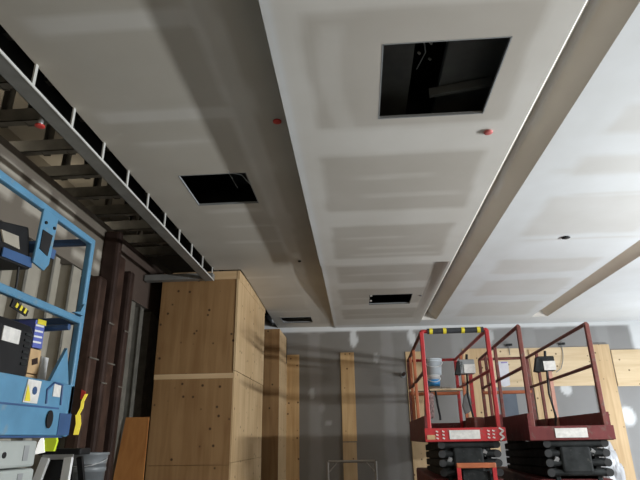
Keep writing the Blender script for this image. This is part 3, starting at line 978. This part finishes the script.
st = MB().prism([(BX + 0.022, 2.545, 1.435), (BX + 0.022, 2.665, 1.435), (BX + 0.022, 2.675, 1.545), (BX + 0.022, 2.56, 1.545)], (0.004, 0, 0)).build('warning_sticker', 'label_white', sk)
MB().prism([(BX + 0.0265, 2.555, 1.442), (BX + 0.0265, 2.60, 1.442), (BX + 0.0265, 2.59, 1.475), (BX + 0.0265, 2.56, 1.52)], (0.002, 0, 0)).build('yellow_mark', 'yellow', sk)
MB().prism([(BX + 0.0265, 2.625 + 0.02 * math.cos(a), 1.495 + 0.02 * math.sin(a)) for a in [math.pi * k / 6 for k in range(12)]], (0.002, 0, 0)).build('blue_mark', 'blue_dark', sk)
MB().path([(BX + 0.024, 2.75, 1.44), (BX + 0.024, 2.74, 1.51), (BX + 0.024, 2.80, 1.55), (BX + 0.024, 2.88, 1.545), (BX + 0.024, 2.89, 1.44)], 0.006, 6).build('gate_outline', 'blue_dark', sk)
MB().box(BX + 0.019, BX + 0.024, 2.80, 2.87, 1.48, 1.545).build('white_sticker', 'label_white', sk)
# grey chassis below
ch = MB()
ch.box(BX - 0.74, BX + 0.015, 0.7, 2.76, 0.20, 1.135)
ch = ch.build('chassis', 'grey_chassis', t, 0.015)
ch2 = MB().box(BX - 0.74, BX + 0.025, 0.7, 2.73, 1.142, 1.262).build('chassis_cover', 'grey_chassis', t, 0.012)
MB().tube((BX + 0.02, 2.475, 1.20), (BX + 0.029, 2.475, 1.20), 0.014, 12).build('bolt_hole', 'black', ch2)
MB().box(BX + 0.02, BX + 0.028, 2.62, 2.66, 1.17, 1.24).build('recess', 'grey_mid', ch2)
MB().box(BX + 0.01, BX + 0.018, 2.62, 2.66, 1.06, 1.115).build('recess', 'grey_mid', ch)
for x in (BX - 0.06, BX - 0.76):
    for y in (1.1, 2.35):
        w = MB().tube((x, y, 0.2), (x + 0.12, y, 0.2), 0.2, 24).build('wheel', 'rubber', t)
        MB().tube((x - 0.005, y, 0.2), (x + 0.125, y, 0.2), 0.1, 18).build('hub', 'grey_mid', w)
# control box hung on its top rail
c = MB().prism([(BX + 0.025, 2.42, 2.40), (BX + 0.025, 2.56, 2.40), (BX + 0.025, 2.545, 2.13), (BX + 0.025, 2.51, 2.085), (BX + 0.025, 2.41, 2.10)], (0.014, 0, 0)).build('control_bracket', 'blue', t, 0.004)
MB().prism([(BX + 0.040, 2.435, 2.285), (BX + 0.040, 2.525, 2.285), (BX + 0.040, 2.51, 2.165), (BX + 0.040, 2.435, 2.18)], (0.004, 0, 0)).build('bracket_opening', 'black', c)
for yy, zz in ((2.45, 2.33), (2.53, 2.33)):
    MB().tube((BX + 0.038, yy, zz), (BX + 0.046, yy, zz), 0.009, 10).build('bolt', 'black', c)
MB().bar((BX + 0.03, 2.545, 2.20), (BX - 0.16, 2.55, 2.22), 0.10, 0.05).build('bracket_arm', 'blue_dark', t)
c = MB()
c.hexa([(BX - 0.20, 2.14, 2.045), (BX + 0.02, 2.14, 2.045), (BX + 0.02, 2.43, 2.065), (BX - 0.20, 2.43, 2.065),
        (BX - 0.20, 2.10, 2.22), (BX - 0.03, 2.10, 2.22), (BX - 0.03, 2.43, 2.30), (BX - 0.20, 2.43, 2.30)])
c = c.build('control_box', 'black', t, 0.012)
MB().hexa([(BX + 0.022, 2.19, 2.058), (BX + 0.028, 2.19, 2.058), (BX + 0.028, 2.42, 2.072), (BX + 0.022, 2.42, 2.072),
           (BX + 0.016, 2.20, 2.105), (BX + 0.022, 2.20, 2.105), (BX + 0.022, 2.42, 2.125), (BX + 0.016, 2.42, 2.125)]).build('side_panel', 'blue_dark', c)
MB().hexa([(BX + 0.003, 2.21, 2.135), (BX + 0.010, 2.21, 2.135), (BX + 0.010, 2.33, 2.140), (BX + 0.003, 2.33, 2.140),
           (BX - 0.016, 2.20, 2.195), (BX - 0.009, 2.20, 2.195), (BX - 0.009, 2.33, 2.21), (BX - 0.016, 2.33, 2.21)]).build('paper_label', 'beige', c)
MB().path([(BX + 0.0, 2.36, 2.06), (BX, 2.37, 1.98), (BX - 0.005, 2.375, 1.86)], 0.006, 6).build('control_cable', 'black', t)

# things carried on the blue lift
t = thing('tool_case', 'big black case with a pale label standing on the blue lift', 'case', (-1.95, 2.4, 1.28))
MB().box(-2.10, -1.70, 2.00, 2.705, 1.305, 1.84).build('case_body', 'black', t, 0.05)
MB().box(-1.701, -1.695, 2.42, 2.555, 1.715, 1.785).build('paper_label', 'label_white', t)
b = MB()
for k in range(6):
    b.box(-1.702, -1.694, 2.60, 2.65, 1.62 + k * 0.03, 1.632 + k * 0.03)
b.build('ribs', 'charcoal', t)
tag(MB().obox((-1.80, 2.80, 1.812), (0.10, 0.09, 0.15), (0.06, 0, 0)).build('screw_carton', 'carton_stripe', None, 0.003), 'blue and white striped carton topping the cartons on the blue lift', 'carton')
o = bpy.data.objects['screw_carton']
OFF[o.name] = Vector()
for k in range(4):
    MB().obox((-1.749, 2.79, 1.767 + k * 0.03), (0.004, 0.075, 0.010), (0.06, 0, 0)).build('white_stripe', 'white', o)
MB().obox((-1.749, 2.805, 1.88), (0.004, 0.08, 0.028), (0.06, 0, 0)).build('yellow_stripe', 'yellow', o)
for i, (y, z, s, mt, lab) in enumerate(((2.80, 1.645, (0.10, 0.10, 0.13), 'cardboard', 'orange brown carton directly under the blue striped carton'),
                                        (2.795, 1.515, (0.10, 0.12, 0.12), 'cardboard', 'open brown carton in the middle of the carton stack on the blue lift'),
                                        (2.79, 1.37, (0.10, 0.12, 0.165), 'cardboard', 'lowest brown carton of the stack on the blue lift'))):
    o = MB().obox((-1.80, y, z + 0.02), s, (0, 0, 0.05 * i)).build('cardboard_carton', mt, None, 0.003)
    OFF[o.name] = Vector()
    tag(o, lab, 'carton', 'brown cartons on the blue lift')
    MB().obox((-1.7485, y, z + 0.02), (0.004, s[1] * 0.5, s[2] * 0.25), (0.3, 0, 0)).build('dark_tape', 'brown_dark', o)
o = MB().obox((-1.80, 2.915, 1.505), (0.08, 0.07, 0.40), (0, 0, 0)).build('carton_liner', 'white', None, 0.004)
tag(o, 'pale grey upright block beside the cartons on the blue lift', 'block')
t = thing('caution_flag', 'black and yellow striped strap tied under the rail of the blue lift', 'strap', (-1.66, 2.33, 1.86))
MB().prism([(-1.614, 2.31, 1.85), (-1.614, 2.44, 1.83), (-1.614, 2.45, 1.86), (-1.614, 2.32, 1.885)], (0.01, 0, 0)).build('strap', 'black', t)
for k in range(3):
    MB().prism([(-1.603, 2.335 + k * 0.035, 1.852 - k * 0.006), (-1.603, 2.35 + k * 0.035, 1.85 - k * 0.006), (-1.603, 2.36 + k * 0.035, 1.87 - k * 0.004), (-1.603, 2.345 + k * 0.035, 1.876 - k * 0.004)], (0.003, 0, 0)).build('yellow_stripe', 'yellow', t)

# ------------------------------------------------------------------ small things low at the side
t = thing('stepladder', 'black topped stepladder with pale rails standing behind the blue lift', 'stepladder', (-1.95, 3.6, 0))
MB().box(-2.06, -1.78, 3.50, 3.64, 1.175, 1.215).build('top_cap', 'black', t, 0.008)
MB().box(-2.02, -1.82, 3.49, 3.50, 1.15, 1.18).build('cap_edge', 'alu', t)
for s in (-1, 1):
    MB().bar((-1.92 + s * 0.075, 3.49, 1.16), (-1.92 + s * 0.20, 3.18, 0), 0.05, 0.025, (0, 1, 0)).build('side_rail', 'white', t)
    MB().bar((-1.92 + s * 0.09, 3.60, 1.16), (-1.92 + s * 0.20, 3.95, 0), 0.035, 0.025, (0, 1, 0)).build('rear_leg', 'black', t)
for k in range(1, 4):
    f = 1 - k * 0.27
    MB().box(-1.92 - 0.08 - k * 0.034, -1.92 + 0.08 + k * 0.034, 3.49 - 0.31 * (1 - f) - 0.02, 3.49 - 0.31 * (1 - f) + 0.06, 1.16 * f - 0.015, 1.16 * f + 0.01).build('step', 'black', t)
MB().prism([(-2.0, 3.53, 1.15), (-1.84, 3.53, 1.15), (-1.76, 3.53, 0.55), (-2.08, 3.53, 0.55)], (0, 0.01, 0)).build('tool_apron', 'black', t)


def bin_(c, label):
    t = thing('round_bucket', label, 'bucket', c, 'nested grey buckets')
    MB().lathe(c, [(0.001, 0.004), (0.115, 0.0), (0.128, 0.27), (0.137, 0.275), (0.137, 0.30), (0.132, 0.305), (0.142, 0.385), (0.150, 0.388), (0.150, 0.405), (0.139, 0.405), (0.118, 0.02), (0.001, 0.02)], 28).build('bucket_body', 'grey_plastic', t)
    pts = [(c[0] + 0.15 * math.cos(a), c[1] - 0.14 * math.sin(a), c[2] + 0.36 - 0.05 * math.sin(a)) for a in [math.pi * k / 10 for k in range(11)]]
    MB().path(pts, 0.004, 6).build('wire_handle', 'alu', t)
    return t


for k, lab in enumerate(('lowest grey bucket of the stack beside the stepladder', 'second grey bucket of the stack beside the stepladder', 'topmost grey bucket of the stack beside the stepladder')):
    bin_((-2.09, 4.25, 0.385 * k), lab)

t = thing('hanging_vest', 'lime vest with white reflective strip hung behind the blue lift', 'safety vest', (-1.83, 3.12, 1.1))
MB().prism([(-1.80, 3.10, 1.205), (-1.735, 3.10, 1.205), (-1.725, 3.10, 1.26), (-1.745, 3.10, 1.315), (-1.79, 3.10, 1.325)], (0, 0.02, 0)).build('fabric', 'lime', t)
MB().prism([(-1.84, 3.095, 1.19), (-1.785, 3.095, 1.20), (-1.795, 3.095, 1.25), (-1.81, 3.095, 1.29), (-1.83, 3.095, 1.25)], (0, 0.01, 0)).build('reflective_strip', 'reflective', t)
MB().prism([(-1.80, 3.097, 1.30), (-1.755, 3.097, 1.30), (-1.76, 3.097, 1.325), (-1.79, 3.097, 1.335)], (0, 0.01, 0)).build('orange_trim', 'orange_trim', t)
t = thing('hanging_tape', 'yellow tape strip with red end hanging in front of the brown uprights', 'tape', (-2.3, 4.6, 1.3))
b = MB()
zz = 1.29
pts = [(-2.395, 1.31), (-2.385, 1.40), (-2.40, 1.47), (-2.375, 1.53), (-2.375, 1.58), (-2.35, 1.64)]
for (xa, za), (xb, zb) in zip(pts[:-1], pts[1:]):
    w = 0.022 if za < 1.45 else 0.013
    b.hexa([(xa - w, 4.59, za), (xa + w, 4.59, za), (xa + w, 4.596, za), (xa - w, 4.596, za), (xb - w, 4.59, zb), (xb + w, 4.59, zb), (xb + w, 4.596, zb), (xb - w, 4.596, zb)])
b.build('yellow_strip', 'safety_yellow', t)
MB().prism([(-2.40, 4.592, 1.60), (-2.36, 4.592, 1.59), (-2.36, 4.592, 1.66), (-2.40, 4.592, 1.68)], (0, 0.006, 0)).build('red_end', 'safety_red', t)

# ------------------------------------------------------------------ light and camera
w = bpy.data.worlds.new('site_air')
scene.world = w
w.use_nodes = True
bg = w.node_tree.nodes['Background']
bg.inputs['Color'].default_value = (1.0, 0.90, 0.76, 1)
bg.inputs['Strength'].default_value = 0.13


def lamp(name, kind, loc, energy, color, aim=None, size=0.3, **k):
    l = bpy.data.lights.new(name, kind)
    l.energy = energy
    l.color = color
    o = bpy.data.objects.new(name, l)
    COL.objects.link(o)
    o.location = loc
    if kind == 'AREA':
        l.size = size
    else:
        l.shadow_soft_size = size
    for a, v in k.items():
        setattr(l, a, v)
    if aim:
        o.rotation_euler = (Vector(aim) - Vector(loc)).to_track_quat('-Z', 'Y').to_euler()
    return o


lamp('work_light', 'AREA', (5.4, 2.7, 1.80), 430, (0.92, 0.965, 1.0), (-1.0, 2.7, 2.9), size=3.2, shape='RECTANGLE', size_y=0.12)
lamp('far_work_light', 'POINT', (5.3, 7.5, 1.0), 230, (0.86, 0.93, 1.0), size=0.2)
lamp('work_light_behind', 'AREA', (1.2, -1.6, 1.9), 17, (1.0, 0.80, 0.56), (-0.8, 6, 0.9), size=1.2)  # added warm fill, no real lamp, for faces turned to the camera
lamp('side_work_light', 'SPOT', (-1.25, 0.6, 1.0), 32, (1.0, 0.93, 0.80), (-2.75, 2.9, 3.3), size=0.15, spot_size=0.75, spot_blend=0.6)
for ly in (1.6, 3.1, 4.6):
    lamp('framing_work_light', 'POINT', (-2.86, ly, 3.46), 2.2, (1.0, 0.93, 0.80), size=0.05)  # added unseen fill behind the wall ledge, brightens deck behind the framing

cam = bpy.data.cameras.new('camera')
cam.sensor_width = 36
cam.sensor_fit = 'HORIZONTAL'
F = 528.0
cam.lens = F * 36 / 640
co = bpy.data.objects.new('camera', cam)
COL.objects.link(co)
p, yw, r = 0.3596, -0.0659, -0.01577
cp, sp, cy, sy, cr, sr = math.cos(p), math.sin(p), math.cos(yw), math.sin(yw), math.cos(r), math.sin(r)
fwd = Vector((sy * cp, cy * cp, sp))
right = Vector((cy, -sy, 0))
up = right.cross(fwd)
rt = right * cr + up * sr
u2 = -right * sr + up * cr
mw = Matrix((rt, u2, -fwd)).transposed().to_4x4()
mw.translation = (0, 0, EYE)
co.matrix_world = mw
cam.clip_start = 0.05
scene.camera = co
scene.view_settings.view_transform = 'Standard'
scene.view_settings.look = 'None'
scene.view_settings.exposure = 0.0
